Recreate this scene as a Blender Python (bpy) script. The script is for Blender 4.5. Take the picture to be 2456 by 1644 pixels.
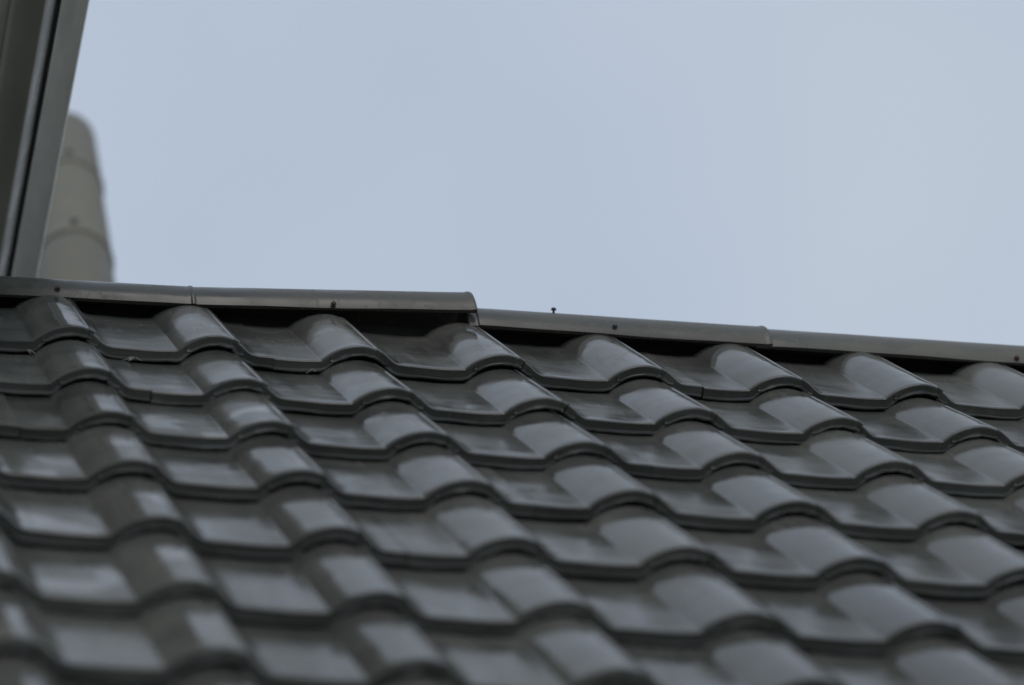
import bpy, bmesh, math, random
from mathutils import Vector, Matrix
R = math.radians
scene = bpy.context.scene
for o in list(bpy.data.objects): bpy.data.objects.remove(o)

# ------------------------------------------------------------------ camera
ZR = 4.03                                   # height of the topmost tile edge above the ground
cam_d = bpy.data.cameras.new('camera'); cam = bpy.data.objects.new('camera', cam_d)
scene.collection.objects.link(cam); scene.camera = cam
right = Vector((0.974697, -0.223531, 0.0)); fwd = Vector((0.213062, 0.929050, 0.302441)); up = right.cross(fwd)
m = Matrix((right, up, -fwd)).transposed().to_4x4(); m.translation = Vector((-0.763279, -7.661789, -2.428067 + ZR))
cam.matrix_world = m
cam_d.sensor_width = 36.0; cam_d.lens = 36.0 * 9558.0 / 2456.0
cam_d.clip_start = 0.1; cam_d.clip_end = 5000
cam_d.dof.use_dof = True; cam_d.dof.focus_distance = 8.45; cam_d.dof.aperture_fstop = 2.2

# ------------------------------------------------------------------ sky and sun
SUN_EL, SUN_AZ = R(74), R(195)               # azimuth measured from +Y towards +X
world = bpy.data.worlds.new('World'); scene.world = world; world.use_nodes = True
nt = world.node_tree; nt.nodes.clear()
wo = nt.nodes.new('ShaderNodeOutputWorld'); bg = nt.nodes.new('ShaderNodeBackground')
sky = nt.nodes.new('ShaderNodeTexSky'); sky.sky_type = 'NISHITA'; sky.sun_disc = False
sky.sun_elevation = SUN_EL; sky.sun_rotation = SUN_AZ; sky.dust_density = 3.0; sky.air_density = 1.0
sc = nt.nodes.new('ShaderNodeVectorMath'); sc.operation = 'SCALE'; sc.inputs['Scale'].default_value = 1.0
tc = nt.nodes.new('ShaderNodeTexCoord')
nz = nt.nodes.new('ShaderNodeTexNoise'); nz.inputs['Scale'].default_value = 6.0; nz.inputs['Detail'].default_value = 3.0
cr = nt.nodes.new('ShaderNodeValToRGB')     # thin, even cloud cover
cr.color_ramp.elements[0].position = 0.30; cr.color_ramp.elements[0].color = (4.78, 5.58, 6.80, 1)
cr.color_ramp.elements[1].position = 0.72; cr.color_ramp.elements[1].color = (5.50, 6.15, 7.05, 1)
mx = nt.nodes.new('ShaderNodeMix'); mx.data_type = 'RGBA'; mx.inputs[0].default_value = 0.90
L = nt.links.new
L(tc.outputs['Generated'], nz.inputs['Vector']); L(nz.outputs['Fac'], cr.inputs['Fac'])
L(sky.outputs['Color'], sc.inputs[0]); L(sc.outputs[0], mx.inputs[6]); L(cr.outputs['Color'], mx.inputs[7])
L(mx.outputs[2], bg.inputs['Color']); L(bg.outputs[0], wo.inputs['Surface'])
bg.inputs['Strength'].default_value = 0.10
sun_d = bpy.data.lights.new('sun', 'SUN'); sun = bpy.data.objects.new('sun', sun_d); scene.collection.objects.link(sun)
sun_d.energy = 0.7; sun_d.angle = R(35); sun_d.color = (1.0, 0.93, 0.84)
sdir = Vector((math.sin(SUN_AZ) * math.cos(SUN_EL), math.cos(SUN_AZ) * math.cos(SUN_EL), math.sin(SUN_EL)))
sun.rotation_euler = sdir.to_track_quat('Z', 'Y').to_euler(); sun.location = (0, 0, 30)
vs = scene.view_settings; vs.view_transform = 'Standard'; vs.look = 'None'; vs.exposure = 0.0; vs.gamma = 1.0

# ------------------------------------------------------------------ helpers
rnd = random.Random(7)
def link(o): scene.collection.objects.link(o); return o
def mesh_obj(name, verts, faces, mat, parent=None, smooth=True, sharp=40):
    me = bpy.data.meshes.new(name); me.from_pydata([tuple(v) for v in verts], [], faces); me.update()
    if mat: me.materials.append(mat)
    if smooth:
        me.polygons.foreach_set('use_smooth', [True] * len(me.polygons))
        me.set_sharp_from_angle(angle=R(sharp))
    o = link(bpy.data.objects.new(name, me))
    if parent: o.parent = parent
    return o
def box(x0, x1, y0, y1, z0, z1):
    v = [(x, y, z) for x in (x0, x1) for y in (y0, y1) for z in (z0, z1)]
    return v, [(0, 1, 3, 2), (4, 6, 7, 5), (0, 4, 5, 1), (2, 3, 7, 6), (0, 2, 6, 4), (1, 5, 7, 3)]
def empty(name, loc=(0, 0, 0), label=None, cat=None):
    e = link(bpy.data.objects.new(name, None)); e.location = loc
    if label: e['label'] = label; e['category'] = cat
    return e
def grid_faces(nu, nv, wrap_v=False):
    f = []
    for i in range(nu - 1):
        for j in range(nv if wrap_v else nv - 1):
            k = (j + 1) % nv
            f.append((i * nv + j, (i + 1) * nv + j, (i + 1) * nv + k, i * nv + k))
    return f

# ------------------------------------------------------------------ materials
def mat_new(name):
    m = bpy.data.materials.new(name); m.use_nodes = True
    t = m.node_tree; return m, t, t.nodes['Principled BSDF']
def noise(t, vec, scale, detail=3, rough=0.55):
    n = t.nodes.new('ShaderNodeTexNoise'); n.inputs['Scale'].default_value = scale
    n.inputs['Detail'].default_value = detail; n.inputs['Roughness'].default_value = rough
    t.links.new(vec, n.inputs['Vector']); return n.outputs['Fac']
def ramp(t, fac, p0, c0, p1, c1):
    r = t.nodes.new('ShaderNodeValToRGB'); e = r.color_ramp.elements
    e[0].position = p0; e[0].color = (*c0, 1) if len(c0) == 3 else c0
    e[1].position = p1; e[1].color = (*c1, 1) if len(c1) == 3 else c1
    t.links.new(fac, r.inputs['Fac']); return r.outputs['Color']
def maprange(t, fac, a, b, c, d):
    n = t.nodes.new('ShaderNodeMapRange'); n.inputs[1].default_value = a; n.inputs[2].default_value = b
    n.inputs[3].default_value = c; n.inputs[4].default_value = d; t.links.new(fac, n.inputs[0]); return n.outputs[0]
def mixc(t, fac, a, b, mode='MIX'):
    n = t.nodes.new('ShaderNodeMix'); n.data_type = 'RGBA'; n.blend_type = mode
    if isinstance(fac, float): n.inputs[0].default_value = fac
    else: t.links.new(fac, n.inputs[0])
    for i, v in ((6, a), (7, b)):
        if isinstance(v, tuple): n.inputs[i].default_value = (*v, 1)
        else: t.links.new(v, n.inputs[i])
    return n.outputs[2]
def math_n(t, op, a, b):
    n = t.nodes.new('ShaderNodeMath'); n.operation = op
    for i, v in enumerate((a, b)):
        if isinstance(v, (int, float)): n.inputs[i].default_value = v
        else: t.links.new(v, n.inputs[i])
    return n.outputs[0]
def obj_coords(t, stretch=(1, 1, 1)):
    tc = t.nodes.new('ShaderNodeTexCoord'); oi = t.nodes.new('ShaderNodeObjectInfo')
    mp = t.nodes.new('ShaderNodeMapping'); mp.inputs['Scale'].default_value = stretch
    t.links.new(tc.outputs['Object'], mp.inputs['Vector'])
    ad = t.nodes.new('ShaderNodeVectorMath'); ad.operation = 'ADD'
    s = math_n(t, 'MULTIPLY', oi.outputs['Random'], 57.0)
    t.links.new(mp.outputs[0], ad.inputs[0]); t.links.new(s, ad.inputs[1])
    return ad.outputs[0], oi.outputs['Random']
def bump(t, bsdf, h, strength, dist):
    b = t.nodes.new('ShaderNodeBump'); b.inputs['Strength'].default_value = strength; b.inputs['Distance'].default_value = dist
    t.links.new(h, b.inputs['Height']); t.links.new(b.outputs[0], bsdf.inputs['Normal'])

def glaze_material(name, base, dust, r_lo, r_hi, f_lo, f_hi, spec=0.5, clean=None, grain=(1.5, 0.4, 1.5), pans=False):
    # fired glaze under an uneven film of dust; the film hides part of the gloss
    m, t, b = mat_new(name)
    v, rn = obj_coords(t); vs_, _ = obj_coords(t, grain)
    big = noise(t, v, 6.0, 3, 0.5); film = noise(t, vs_, 11.0, 4, 0.55); fine = noise(t, v, 160.0, 2)
    d = maprange(t, math_n(t, 'ADD', math_n(t, 'MULTIPLY', big, 0.6), math_n(t, 'MULTIPLY', film, 0.4)), 0.36, 0.66, 0.0, 1.0)
    tone = maprange(t, rn, 0, 1, 0.82, 1.17)
    # dried-water marks: thin contour lines and lengthwise smears left in the dust
    tide = noise(t, v, 13.0, 3, 0.5)
    tide = maprange(t, math_n(t, 'ABSOLUTE', math_n(t, 'SUBTRACT', tide, 0.53), 0.0), 0.0, 0.012, 1.0, 0.0)
    vl, _ = obj_coords(t, (3.0, 0.25, 3.0))
    smear = maprange(t, noise(t, vl, 22.0, 3, 0.6), 0.56, 0.72, 0.0, 1.0)
    mask = maprange(t, noise(t, v, 4.0, 2), 0.38, 0.58, 0.0, 1.0)
    mark = math_n(t, 'MULTIPLY', math_n(t, 'ADD', math_n(t, 'MULTIPLY', tide, 0.50), math_n(t, 'MULTIPLY', smear, 0.60)), mask)
    d = math_n(t, 'MINIMUM', math_n(t, 'ADD', d, mark), 1.25)
    speck = maprange(t, noise(t, v, 80.0, 2), 0.73, 0.76, 0.0, 0.5)
    col = mixc(t, speck, mixc(t, d, base, tuple(x * 1.08 for x in dust)), (0.028, 0.026, 0.022))
    hs = t.nodes.new('ShaderNodeHueSaturation'); t.links.new(col, hs.inputs['Color']); t.links.new(tone, hs.inputs['Value'])
    t.links.new(hs.outputs[0], b.inputs['Base Color'])
    rough = math_n(t, 'ADD', maprange(t, d, 0, 1, r_lo, r_hi), maprange(t, rn, 0, 1, -0.02, 0.03))
    if pans:                                    # grime settles in the flat pans
        tco = t.nodes.new('ShaderNodeTexCoord'); sx = t.nodes.new('ShaderNodeSeparateXYZ'); t.links.new(tco.outputs['Object'], sx.inputs[0])
        pan = math_n(t, 'MULTIPLY', maprange(t, sx.outputs[0], -0.165, -0.135, 0.0, 1.0), maprange(t, sx.outputs[0], -0.004, 0.006, 1.0, 0.0))
        pan = math_n(t, 'MULTIPLY', pan, maprange(t, noise(t, vs_, 9.0, 4), 0.35, 0.60, 0.35, 1.0))
        rough = math_n(t, 'ADD', rough, math_n(t, 'MULTIPLY', pan, 0.045))
    t.links.new(rough, b.inputs['Roughness'])
    b.inputs['Specular IOR Level'].default_value = spec
    h = math_n(t, 'ADD', noise(t, v, 9.0, 1), math_n(t, 'MULTIPLY', fine, 0.008))
    bump(t, b, h, 0.38, 0.004)
    df = t.nodes.new('ShaderNodeBsdfDiffuse'); t.links.new(hs.outputs[0], df.inputs['Color'])
    ms = t.nodes.new('ShaderNodeMixShader'); fac = maprange(t, d, 0, 1, f_lo, f_hi)
    if pans: fac = math_n(t, 'ADD', fac, math_n(t, 'MULTIPLY', pan, 0.07))
    if clean:
        # rain-washed patches on some tiles, with brown reflections painted into the colour beside them
        w = maprange(t, noise(t, v, 6.5, 2, 0.4), clean - 0.02, clean + 0.02, 1.0, 0.0)
        fac = math_n(t, 'MULTIPLY', fac, w)
        brown_refl = maprange(t, noise(t, vs_, 7.0, 3), 0.60, 0.66, 0.0, 0.7)
        t.links.new(mixc(t, brown_refl, hs.outputs[0], (0.048, 0.043, 0.035)), df.inputs['Color'])
    t.links.new(fac, ms.inputs[0]); t.links.new(b.outputs[0], ms.inputs[1]); t.links.new(df.outputs[0], ms.inputs[2])
    t.links.new(ms.outputs[0], t.nodes['Material Output'].inputs['Surface'])
    return m
M_TILE = glaze_material('grey_glaze', (0.062, 0.062, 0.0545), (0.098, 0.096, 0.083), 0.07, 0.18, 0.13, 0.42, pans=True)
M_TILE_WASHED = glaze_material('washed_glaze', (0.066, 0.066, 0.058), (0.100, 0.098, 0.085), 0.06, 0.18, 0.26, 0.54, 0.5, 0.56, pans=True)
M_CAP = glaze_material('cap_glaze', (0.046, 0.047, 0.042), (0.122, 0.118, 0.097), 0.16, 0.40, 0.10, 0.62, grain=(0.35, 2.2, 2.2))
M_HIP = glaze_material('hip_glaze', (0.165, 0.157, 0.125), (0.205, 0.195, 0.155), 0.35, 0.55, 0.5, 0.8)
def plain(name, col, rough, metal=0.0, var=0.25, scale=12.0, stretch=(1, 1, 1)):
    m, t, b = mat_new(name); v, rn = obj_coords(t, stretch)
    n = noise(t, v, scale, 5)
    c = ramp(t, n, 0.3, tuple(x * (1 - var) for x in col), 0.7, tuple(min(1, x * (1 + var)) for x in col))
    t.links.new(c, b.inputs['Base Color']); b.inputs['Metallic'].default_value = metal
    t.links.new(maprange(t, n, 0.3, 0.7, rough - 0.06, rough + 0.08), b.inputs['Roughness'])
    bump(t, b, noise(t, v, scale * 9, 3), 0.15, 0.002)
    return m
M_RUST = plain('rusty_steel', (0.055, 0.030, 0.020), 0.75, 0.0, 0.5, 160)
M_SCREW = plain('dark_steel', (0.035, 0.038, 0.045), 0.5, 0.0, 0.3, 120)
M_WOOD = plain('dark_underlay', (0.030, 0.028, 0.026), 0.9)
M_WALL = plain('render_wall', (0.42, 0.41, 0.38), 0.9, 0, 0.1, 3)
M_GROUND = plain('ground', (0.22, 0.21, 0.185), 0.95, 0, 0.3, 0.6)
M_BOARD = plain('painted_board', (0.80, 0.81, 0.74), 0.5, 0, 0.14, 6, (3, 3, 0.7))
_t = M_BOARD.node_tree; _b = _t.nodes['Principled BSDF']
_v, _ = obj_coords(_t, (38, 38, 2.2)); _src = _b.inputs['Base Color'].links[0].from_socket
_t.links.new(mixc(_t, maprange(_t, noise(_t, _v, 1.0, 3), 0.60, 0.70, 0.0, 0.55), _src, (0.93, 0.94, 0.90)), _b.inputs['Base Color'])
M_GUTTER = plain('olive_sheet', (0.27, 0.27, 0.22), 0.45, 0, 0.12, 5)
M_RAIL = plain('bright_rail', (0.80, 0.80, 0.77), 0.25, 0.0, 0.08, 8)
M_TRIM_SKYLIT = plain('skylit_trim', (0.62, 0.61, 0.56), 0.6, 0, 0.08, 5)  # sky light on the far-left face, put into a paler colour
M_STRAW = plain('straw', (0.48, 0.45, 0.37), 0.8)
M_SLOT_SHADE = plain('slot_shade', (0.018, 0.019, 0.017), 0.7)  # shade deep in the slot, put into the colour

# ------------------------------------------------------------------ ground
g = mesh_obj('ground', [(-1500, -1500, 0), (1500, -1500, 0), (1500, 1500, 0), (-1500, 1500, 0)], [(0, 1, 2, 3)], M_GROUND, smooth=False)
g['kind'] = 'structure'

# ------------------------------------------------------------------ house with tiled roof
TH = R(28.6245); CT, ST = math.cos(TH), math.sin(TH)
P, E, BW, HR = 0.300, 0.400, 0.1513, 0.0362
TOT = 0.0285                                # fall of each tile from front edge to the next course
house = empty('house', (0, 0, 0), 'house with dark grey glazed roll-tile roof filling the lower half', 'house')
ROOF = Matrix.Translation((0, 0, ZR)) @ Matrix.Rotation(TH, 4, 'X')     # local x=u, y=up the slope, z=normal

# roll-and-pan profile
CHR = ((BW / 2) ** 2 + HR ** 2) / (2 * HR)
def raw(u):
    u = (u + P) % P
    if u < BW:
        u -= 0.0062 * math.sin(math.pi * u / BW)                    # crest leans slightly to the right
        return math.sqrt(max(0, CHR ** 2 - (u - BW / 2) ** 2)) - (CHR - HR)
    k = (u - BW) / (P - BW)
    return -0.0022 * math.sin(math.pi * k) + 0.0007 * math.sin(2 * math.pi * k)
def prof(u):
    uu = (u + P) % P
    s = 0.0006 if abs(uu - 0) < 0.03 or uu > P - 0.03 else (0.0085 if abs(uu - BW) < 0.035 else 0.003)
    a = 0; wsum = 0
    for k in range(-4, 5):
        g_ = math.exp(-0.5 * (k / 2.0) ** 2); a += g_ * raw(u + k * s / 2.0); wsum += g_
    return a / wsum
JOIN = BW * 0.80
RIBS = (0.018, 0.1085, 0.1400)                    # thin ribs across the hollow front face of each roll
def usamples(a, b):
    us = set([a, b])
    fixed = [-0.185 + 0.30 * 0, ]
    k = math.floor(a / P) - 1
    dense = [0.0002, 0.0016, 0.005, -0.0012, -0.006, -0.014, 0.012] + [0.02 + i * 0.0085 for i in range(13)] + \
            [0.130, 0.136, 0.142, 0.148, 0.154, 0.160, 0.168, 0.178, 0.19, 0.21, 0.235, 0.26, 0.28]
    for n in range(k, k + 5):
        for d in dense:
            u = d + n * P
            if a + 0.001 < u < b - 0.001: us.add(u)
    for r_ in RIBS:
        for n in range(k, k + 5):
            for d in (-0.0022, -0.0009, 0.0009, 0.0022):
                u = r_ + d + n * P
                if a + 0.001 < u < b - 0.001: us.add(u)
    return sorted(us)
FRONT = [(0.030, -0.0000), (0.012, 0.0002), (0.006, -0.0001), (0.0025, -0.0010), (0.0008, -0.0026), (0.0008, -0.0050), (0.0040, -0.0150),
         (0.0036, -0.0172), (0.0000, -0.0190), (-0.0016, -0.0208), (-0.0014, -0.0232), (0.0006, -0.0252), (0.006, -0.0260), (0.020, -0.0230), (0.06, -0.0190)]
def tile_mesh(name, a, b, length=0.46, lip=True, fall=TOT, seed=0):
    us = usamples(a, b); verts = []; tr = random.Random(seed); ph = [tr.uniform(0, 6.28) for _ in range(4)]
    ring = [(length, -0.012), (length, 0.0), (0.30, 0.0), (0.15, 0.0)] + FRONT + [(0.25, -0.014)]
    n = len(ring)
    for i, u in enumerate(us):
        z0 = prof(u)
        e = 1e-3; sl = (prof(u + e) - prof(u - e)) / (2 * e); il = 1 / math.sqrt(1 + sl * sl)
        ease = 0.0
        if lip and u > b - 0.014: ease = 0.0024                     # side lap stands proud of its neighbour
        nick = 0.0007 * math.sin(u * 61 + ph[0]) + 0.0004 * math.sin(u * 190 + ph[1]) + tr.gauss(0, 0.00035)
        up_ = (u + P) % P
        rib = any(abs(up_ - r_) < 0.0012 for r_ in RIBS)
        roll = min(1.0, max(0.0, z0 / 0.010))
        for (v, w) in ring:
            off = w
            if w < -0.0045 and v < 0.03:
                if -0.018 < w: v = 0.0006 if rib else 0.0018 + (v - 0.0018) * (0.35 + 0.9 * roll)
                elif v < 0.001: v = v + 0.0022 * (1 - roll)
            if w < -0.004 and v < 0.07: off = w * (1.0 - 0.10 * roll)
            if w < -0.018 and v < 0.03: off += nick                 # uneven lower lip
            elif v < 0.03: v = v + 0.0009 * math.sin(u * 24 + ph[2])
            nx, nz_ = -sl * il, il
            slant = -0.45 * (w + 0.004) * (1 if up_ > 0.05 else -1) if rib and -0.026 < w < -0.004 and v < 0.03 else 0.0
            verts.append((u + nx * off * 0.85 + slant, v, z0 + off * (0.15 + 0.85 * nz_) - v / E * fall + ease + 0.0006 * math.sin(v * 9 + ph[3]) * (1 if v > 0.03 else 0)))
    faces = grid_faces(len(us), n, True)
    faces = [tuple(reversed(f)) for f in faces]
    faces.append(tuple(range(n - 1, -1, -1))); faces.append(tuple((len(us) - 1) * n + j for j in range(n)))
    me = bpy.data.meshes.new(name); me.from_pydata(verts, [], faces)
    bm = bmesh.new(); bm.from_mesh(me); bmesh.ops.recalc_face_normals(bm, faces=bm.faces); bm.to_mesh(me); bm.free()
    me.materials.append(M_TILE)
    me.polygons.foreach_set('use_smooth', [True] * len(me.polygons)); me.set_sharp_from_angle(angle=R(50)); me.update()
    return me
A0, A1 = JOIN - P + 0.0012, JOIN + 0.004
TILES = [tile_mesh('roof_tile', A0, A1, seed=k) for k in range(6)]
TILES_TOP = [tile_mesh('roof_tile', A0, A1, 0.475, fall=0.021, seed=20 + k) for k in range(5)]
DU = {0: 0.0035, 1: -0.001, 2: -0.004, 3: -0.005, 5: 0.003, 6: 0.0035}            # courses and columns are not laid perfectly true
DV = {1: -0.010, 2: 0.005, 3: 0.010, 4: 0.005, 5: -0.013, 6: 0.010}
def place_tile(me, col, row, dw=0.0, rot=None, name='roof_tile'):
    o = link(bpy.data.objects.new(name, me)); o.parent = house
    j = lambda s: rnd.gauss(0, s)
    lm = Matrix.Translation((col * P + DU.get(col, 0.0) + j(0.0012), -row * E + DV.get(row, 0.0) + j(0.0022), dw + j(0.0008)))
    lm = lm @ Matrix.Rotation(j(0.0035), 4, 'Z') @ Matrix.Rotation(j(0.003), 4, 'Y') @ Matrix.Rotation(j(0.0012), 4, 'X')
    o.matrix_world = ROOF @ lm
    return o
# tiles that were cut and pieced: (row, column of the roll at their right) -> seam position across the pan
SPLIT = {(0, 2): -0.098, (0, 5): -0.098, (1, 1): -0.100, (2, 4): -0.095, (2, 0): -0.085, (3, 3): -0.10, (4, 2): -0.10, (0, 8): -0.095}
ROWS, C0, C1 = 10, -4, 11
for row in range(ROWS):
    for col in range(C0, C1):
        full = rnd.choice(TILES_TOP if row == 0 else TILES)
        if (row, col) in SPLIT:
            s = SPLIT[(row, col)]; ln = 0.475 if row == 0 else 0.46
            place_tile(tile_mesh('cut_roof_tile', A0, s - 0.0008, ln, False, 0.021 if row == 0 else TOT, 40 + row), col, row, 0.0006, name='cut_roof_tile')
            place_tile(tile_mesh('cut_roof_tile', s + 0.0008, A1, ln, True, 0.021 if row == 0 else TOT, 60 + row), col, row, -0.0012, name='cut_roof_tile')
        else:
            o = place_tile(full, col, row)
            if (row, col) in ((2, 0), (3, 0), (4, 0), (5, 0), (2, 1)):
                o.material_slots[0].link = 'OBJECT'; o.material_slots[0].material = M_TILE_WASHED
# decking below the tiles on both slopes, ridge board, walls
VT = 0.575
Y0, Y1 = C0 * P - 0.25, C1 * P - 0.1
v, f = box(Y0, Y1, -ROWS * E + 0.42, VT, -0.105, -0.090)
o = mesh_obj('roof_deck', v, f, M_WOOD, house, False); o.matrix_world = ROOF
ridge_y = VT * CT; ridge_z = VT * ST + ZR
BACK = Matrix.Translation((0, 2 * ridge_y, ZR)) @ Matrix.Diagonal((1, -1, 1, 1)) @ Matrix.Rotation(TH, 4, 'X')
vb = [BACK @ Vector(p_) for p_ in v]
mesh_obj('roof_deck', vb, [tuple(reversed(q)) for q in f], M_WOOD, house, False)
v, f = box(Y0, Y1, ridge_y - 0.015, ridge_y + 0.015, ridge_z - 0.24, ridge_z - 0.03)
mesh_obj('ridge_board', v, f, M_WOOD, house, False)
for row in range(1, ROWS):
    v, f = box(Y0, Y1, -row * E + 0.40, -row * E + 0.43, -0.089, -0.050)
    o = mesh_obj('batten', v, f, M_WOOD, house, False); o.matrix_world = ROOF
ey = -(ROWS - 1) * E * CT; ez = ZR - (ROWS - 1) * E * ST
v, f = box(Y0 + .1, Y1 - .1, ey + 0.45, ey + 0.65, 0, ez - 0.0); mesh_obj('wall', v, f, M_WALL, house, False)
v, f = box(Y0 + .1, Y1 - .1, 2 * ridge_y - ey - 0.65, 2 * ridge_y - ey - 0.45, 0, ez - 0.0); mesh_obj('wall', v, f, M_WALL, house, False)
for x in (Y0 + 0.1, Y1 - 0.3):
    pts = [(ey + 0.651, 0), (2 * ridge_y - ey - 0.651, 0), (2 * ridge_y - ey - 0.651, ez + 0.05), (ridge_y, ridge_z - 0.14), (ey + 0.651, ez + 0.05)]
    vv = [(x, a, b) for a, b in pts] + [(x + 0.2, a, b) for a, b in pts]
    ff = [(4, 3, 2, 1, 0), (5, 6, 7, 8, 9)] + [(i, (i + 1) % 5, 5 + (i + 1) % 5, 5 + i) for i in range(5)]
    mesh_obj('gable_wall', vv, ff, M_WALL, house, False)

# ------------------------------------------------------------------ ridge caps
CR, CB, CTK = 0.108, R(68), 0.010
edge_v = 0.455; edge_w = HR - 0.021 * edge_v / E + 0.0005
EDGE = ROOF @ Vector((0, edge_v, edge_w))
AX_Y = EDGE.y + CR * math.sin(CB); AX_Z = EDGE.z - CR * math.cos(CB)
def cap_mesh(name, length, rad=CR, beta=CB, taper=0.001, seed=0, sag=0.0018, mat=None):
    rr = random.Random(seed); ph = rr.uniform(0, 6)
    xs = [(0, -0.006), (0.001, -0.004), (0.020, -0.0035), (0.023, -0.0008), (0.028, -0.0006)] + \
         [(0.06 + (length - 0.12) * i / 12, None) for i in range(13)] + \
         [(length - 0.016, 0.0004), (length - 0.012, 0.0006), (length - 0.0095, 0.0016), (length - 0.0065, 0.0024), (length - 0.003, 0.0022), (length - 0.0008, 0.0012), (length, -0.0004)]
    na = 22; verts = []
    for (x, dr) in xs:
        base = -taper * (1 - x / length)
        d = base + (dr if dr is not None else 0.0)
        wob = sag * math.sin(x * 9.0 + ph) + 0.5 * sag * math.sin(x * 23 + ph * 2)
        ring = []
        for i in range(na + 1):
            a = -beta + 2 * beta * i / na
            # flatten the crown slightly, let the skirts wander
            r = rad + d + wob * (abs(a) / beta) ** 3
            ring.append((x, r * math.sin(a), r * math.cos(a)))
        for i in range(na, -1, -1):
            a = -beta + 2 * beta * i / na
            r = rad + base - CTK
            ring.append((x, r * math.sin(a), r * math.cos(a)))
        verts += ring
    n = 2 * (na + 1)
    faces = [tuple(reversed(q)) for q in grid_faces(len(xs), n, True)]
    # end caps as quads between outer and inner arcs
    for k in (0, (len(xs) - 1) * n):
        for i in range(na): faces.append((k + i, k + i + 1, k + n - 2 - i, k + n - 1 - i))
    me = bpy.data.meshes.new(name); me.from_pydata(verts, [], faces)
    bm = bmesh.new(); bm.from_mesh(me); bmesh.ops.recalc_face_normals(bm, faces=bm.faces); bm.to_mesh(me); bm.free()
    me.materials.append(mat or M_CAP)
    me.polygons.foreach_set('use_smooth', [True] * len(me.polygons)); me.set_sharp_from_angle(angle=R(38)); me.update()
    return me
def screw_mesh(head_r=0.0065, head_h=0.004, shank=0.006, r=0.003, k=12):
    # hexagonal washer head on a threaded shank; +Z outwards
    prof_ = [(0.0, -0.01), (r, -0.01)]
    n_th = 5
    for i in range(n_th):
        z = shank * i / n_th; prof_ += [(r, z), (r * 1.35, z + shank / n_th * 0.5)]
    prof_ += [(r, shank), (head_r * 1.25, shank), (head_r * 1.25, shank + 0.0012), (head_r, shank + 0.0016), (head_r, shank + head_h * 0.8), (head_r * 0.72, shank + head_h), (0.0, shank + head_h * 1.08)]
    verts = [(q * math.cos(2 * math.pi * i / k), q * math.sin(2 * math.pi * i / k), z) for q, z in prof_ for i in range(k)]
    faces = [(j * k + i, j * k + (i + 1) % k, (j + 1) * k + (i + 1) % k, (j + 1) * k + i) for j in range(len(prof_) - 1) for i in range(k)]
    me = bpy.data.meshes.new('screw'); me.from_pydata(verts, [], faces); me.update(); return me
SM_FLUSH = screw_mesh(0.0052, 0.006, 0.002, k=6); SM_FLUSH.materials.append(M_RUST)
SM_DARK = screw_mesh(0.0052, 0.006, 0.002, k=6); SM_DARK.materials.append(M_SCREW)
SM_PROUD = screw_mesh(0.0052, 0.0055, 0.008, 0.0022); SM_PROUD.materials.append(M_SCREW)
def cap(u0, u1, dz0, dz1, seed, screws=(), taper=0.0015, label=None):
    ln = u1 - u0; me = cap_mesh('ridge_cap', ln, seed=seed, taper=taper)
    o = link(bpy.data.objects.new('ridge_cap', me)); o.parent = house
    a = math.atan2(dz1 - dz0, ln)
    o.matrix_world = Matrix.Translation((u0, AX_Y, AX_Z + dz0)) @ Matrix.Rotation(-a, 4, 'Y')
    if label: o['label'] = label
    for (u, ang, sm) in screws:
        s = link(bpy.data.objects.new('screw', sm)); s.parent = o
        s.matrix_parent_inverse = Matrix.Identity(4)
        al = R(ang); rr = CR - 0.001
        s.matrix_basis = Matrix.Translation((u - u0, -rr * math.sin(al), rr * math.cos(al))) @ Matrix.Rotation(al, 4, 'X')
    return o
cap(-1.57, -0.905, 0, 0, 10)
cap(-0.925, -0.262, 0.000, 0.001, 11)
cap(-0.288, 0.392, -0.008, 0.0005, 12, [(0.094, 56, SM_FLUSH)])
cap(0.352, 1.010, 0.000, 0.033, 13, [(0.692, 64, SM_FLUSH)], label='ridge cap tipped up at its right end')
cap(0.990, 1.676, 0.0, 0.002, 14, [(1.198, 8, SM_PROUD), (1.318, 56, SM_DARK)])
cap(1.640, 2.330, -0.001, 0.001, 15, [(2.246, 62, SM_FLUSH)])
cap(2.295, 2.97, 0.000, 0.001, 16)
cap(2.94, 3.6, 0.000, 0.001, 17)

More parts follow.
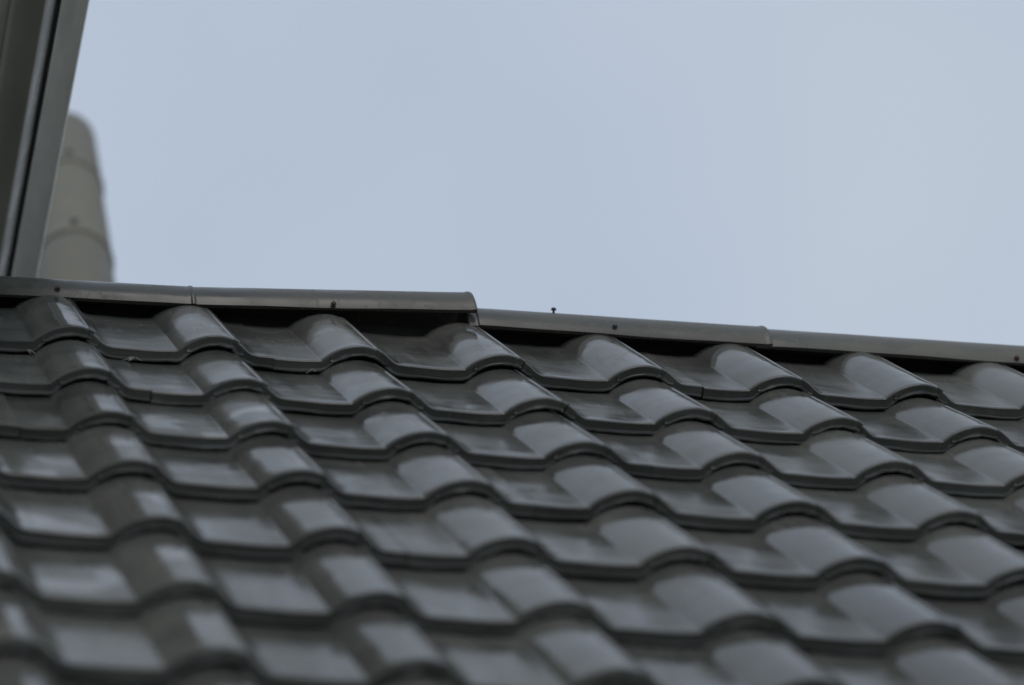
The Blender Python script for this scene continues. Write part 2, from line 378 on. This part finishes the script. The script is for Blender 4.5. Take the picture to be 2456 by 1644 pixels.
# ------------------------------------------------------------------ second roof: parapet with a barrel-capped coping rising away behind the ridge
base = Vector((0.5146, 3.7399, 5.3531)); crown = Vector((0.6229, 5.3256, 6.5690))
axis = (crown - base).normalized()
rear = empty('rear_roof', (0, 0, 0), 'blurred pale grey barrel-capped hip rising behind left end of the ridge', 'roof')
side = axis.cross(Vector((0, 0, 1))).normalized(); nrm = side.cross(axis).normalized()
def hip_radius(s): return 0.134 - 0.0125 * (s + 0.2)
def fix_normals(me):
    bm = bmesh.new(); bm.from_mesh(me); bmesh.ops.recalc_face_normals(bm, faces=bm.faces); bm.to_mesh(me); bm.free()
def hip_cap(s0, s1, dome=False, screw=True):
    r0, r1 = hip_radius(s0) + 0.002, hip_radius(s1) - 0.003
    st = [(s0 + 0.002, r0 - 0.009), (s0 - 0.001, r0 - 0.001), (s0 + 0.004, r0 + 0.002), (s0 + 0.030, r0 + 0.002), (s0 + 0.036, r0)]
    st += [(s0 + (s1 - s0) * i / 8, r0 + (r1 - r0) * i / 8) for i in range(1, 9)]
    if dome: st += [(s1 + r1 * 1.5 * math.sin(R(88) * i / 8), r1 * math.cos(R(88) * i / 8)) for i in range(1, 9)]
    na = 26; verts = []
    for s_, r in st:
        c = base + axis * s_ - nrm * 0.1165 + side * 0.006
        for i in range(na + 1):
            a = R(-118) + R(236) * i / na
            verts.append(c + side * (r * math.sin(a)) + nrm * (r * math.cos(a)))
    o = mesh_obj('ridge_cap', verts, grid_faces(len(st), na + 1), M_HIP, rear, True, 45); fix_normals(o.data)
    if screw:
        s = link(bpy.data.objects.new('screw', SM_HIP)); s.parent = o
        q = base + axis * (s0 + 0.075) + nrm * (r0 - 0.118)
        s.matrix_basis = Matrix.Translation(q) @ nrm.to_track_quat('Z', 'Y').to_matrix().to_4x4()
SM_HIP = screw_mesh(0.010, 0.008, 0.003); SM_HIP.materials.append(M_SCREW)
hip_cap(-0.88, -0.08); hip_cap(-0.12, 0.69, screw=False); hip_cap(0.65, 1.46); hip_cap(1.42, 1.98, True)
verts = []
for s_ in (-1.05, 2.02):
    c = base + axis * s_ - nrm * 0.15
    for x in (-0.055, 0.055):
        q = c + side * x; verts += [tuple(q), (q.x, q.y, 0.0)]
o = mesh_obj('parapet_wall', verts, [(0, 1, 3, 2), (4, 6, 7, 5), (0, 2, 6, 4), (0, 4, 5, 1), (2, 3, 7, 6), (1, 5, 7, 3)], M_WALL, rear, False); fix_normals(o.data)

# ------------------------------------------------------------------ neighbouring building: raking edge at the far left
ez_ = Vector((0.00825, -0.91510, 0.40313)).normalized(); ex_ = Vector((0.94779, -0.12136, -0.29489)).normalized(); ey_ = ez_.cross(ex_).normalized()
EV = Matrix((ex_, ey_, ez_)).transposed().to_4x4(); EV.translation = Vector((0.1832, 1.7523, 4.7501))
gable = empty('neighbouring_building', (0, 0, 0), 'grey raking roof edge of a taller building, with board and bright rail, at left', 'building')
T0, T1 = -1.2, 3.4
def extrude(name, pts, mat, sharp=35, closed=True):
    n = len(pts); steps = 10
    verts = [(x, y, T0 + (T1 - T0) * k / steps) for k in range(steps + 1) for x, y in pts]
    faces = grid_faces(steps + 1, n, closed)
    if closed: faces += [tuple(range(n)), tuple(steps * n + i for i in range(n))]
    o = mesh_obj(name, verts, faces, mat, gable, True, sharp)
    if closed: fix_normals(o.data)
    o.matrix_world = EV; return o
def rounded(x0, x1, y0, y1, r, k=4):
    out = []
    for cx, cy, a0 in ((x1 - r, y1 - r, 0), (x0 + r, y1 - r, 90), (x0 + r, y0 + r, 180), (x1 - r, y0 + r, 270)):
        out += [(cx + r * math.cos(R(a0 + 90 * i / k)), cy + r * math.sin(R(a0 + 90 * i / k))) for i in range(k + 1)]
    return out
extrude('barge_board', rounded(-0.062, 0.0, 0.0, 0.014, 0.003), M_BOARD)
extrude('recess_strip', rounded(-0.0930, -0.034, 0.098, 0.104, 0.002), M_SLOT_SHADE)  # dark back of the slot, its shade painted in the material
extrude('edge_rail', rounded(-0.0985, -0.0935, 0.0, 0.104, 0.0022), M_RAIL)
extrude('soffit', [(-0.0990, 0.008), (-0.13, 0.006), (-0.165, 0.006), (-0.176, 0.009), (-0.183, 0.016), (-0.186, 0.03), (-0.186, 0.104), (-0.0990, 0.104)], M_GUTTER, 50)
extrude('eave_board', [(-0.1865, 0.026), (-0.20, 0.018), (-0.22, 0.014), (-0.30, 0.012), (-0.30, 0.104), (-0.1865, 0.104)], M_TRIM_SKYLIT, 50)
extrude('roof_slab', rounded(-2.4, -0.034, 0.1045, 0.13, 0.004), M_CAP)
extrude('gable_wall', rounded(-2.2, -0.3005, 0.02, 0.1040, 0.004), M_WALL)

# ------------------------------------------------------------------ wisps of dry grass caught below the top course
def wisp(u, v, seed, label, n=3):
    rr = random.Random(seed); verts = []; faces = []
    for k in range(n):
        a = rr.uniform(-0.9, 0.9); ln = rr.uniform(0.014, 0.028); du = rr.uniform(-0.012, 0.012)
        prev = None
        for i in range(6):
            t = i / 5; x = du + math.sin(a) * ln * t; z = -0.019 - ln * 0.40 * t + 0.004 * t * t; y = -0.004 - 0.010 * t
            r_ = 0.0008 * (1 - 0.5 * t); b0 = len(verts)
            for j in range(4): verts.append((x + r_ * math.cos(j * math.pi / 2), y, z + r_ * math.sin(j * math.pi / 2)))
            if prev is not None:
                for j in range(4): faces.append((prev + j, prev + (j + 1) % 4, b0 + (j + 1) % 4, b0 + j))
            prev = b0
    o = mesh_obj('grass_wisp', verts, faces, M_STRAW); o.matrix_world = ROOF @ Matrix.Translation((u, v, 0))
    o['label'] = label; o['category'] = 'grass wisp'; o['group'] = 'grass wisps caught under the top tile course'
wisp(0.212, 0.0, 3, 'larger pale grass wisp under the pan between the first two rolls', 5)
wisp(-0.010, 0.0, 5, 'small pale grass wisp at left foot of the leftmost roll', 2)
wisp(0.585, 0.0, 8, 'tiny pale grass wisp at left foot of the third roll', 2)
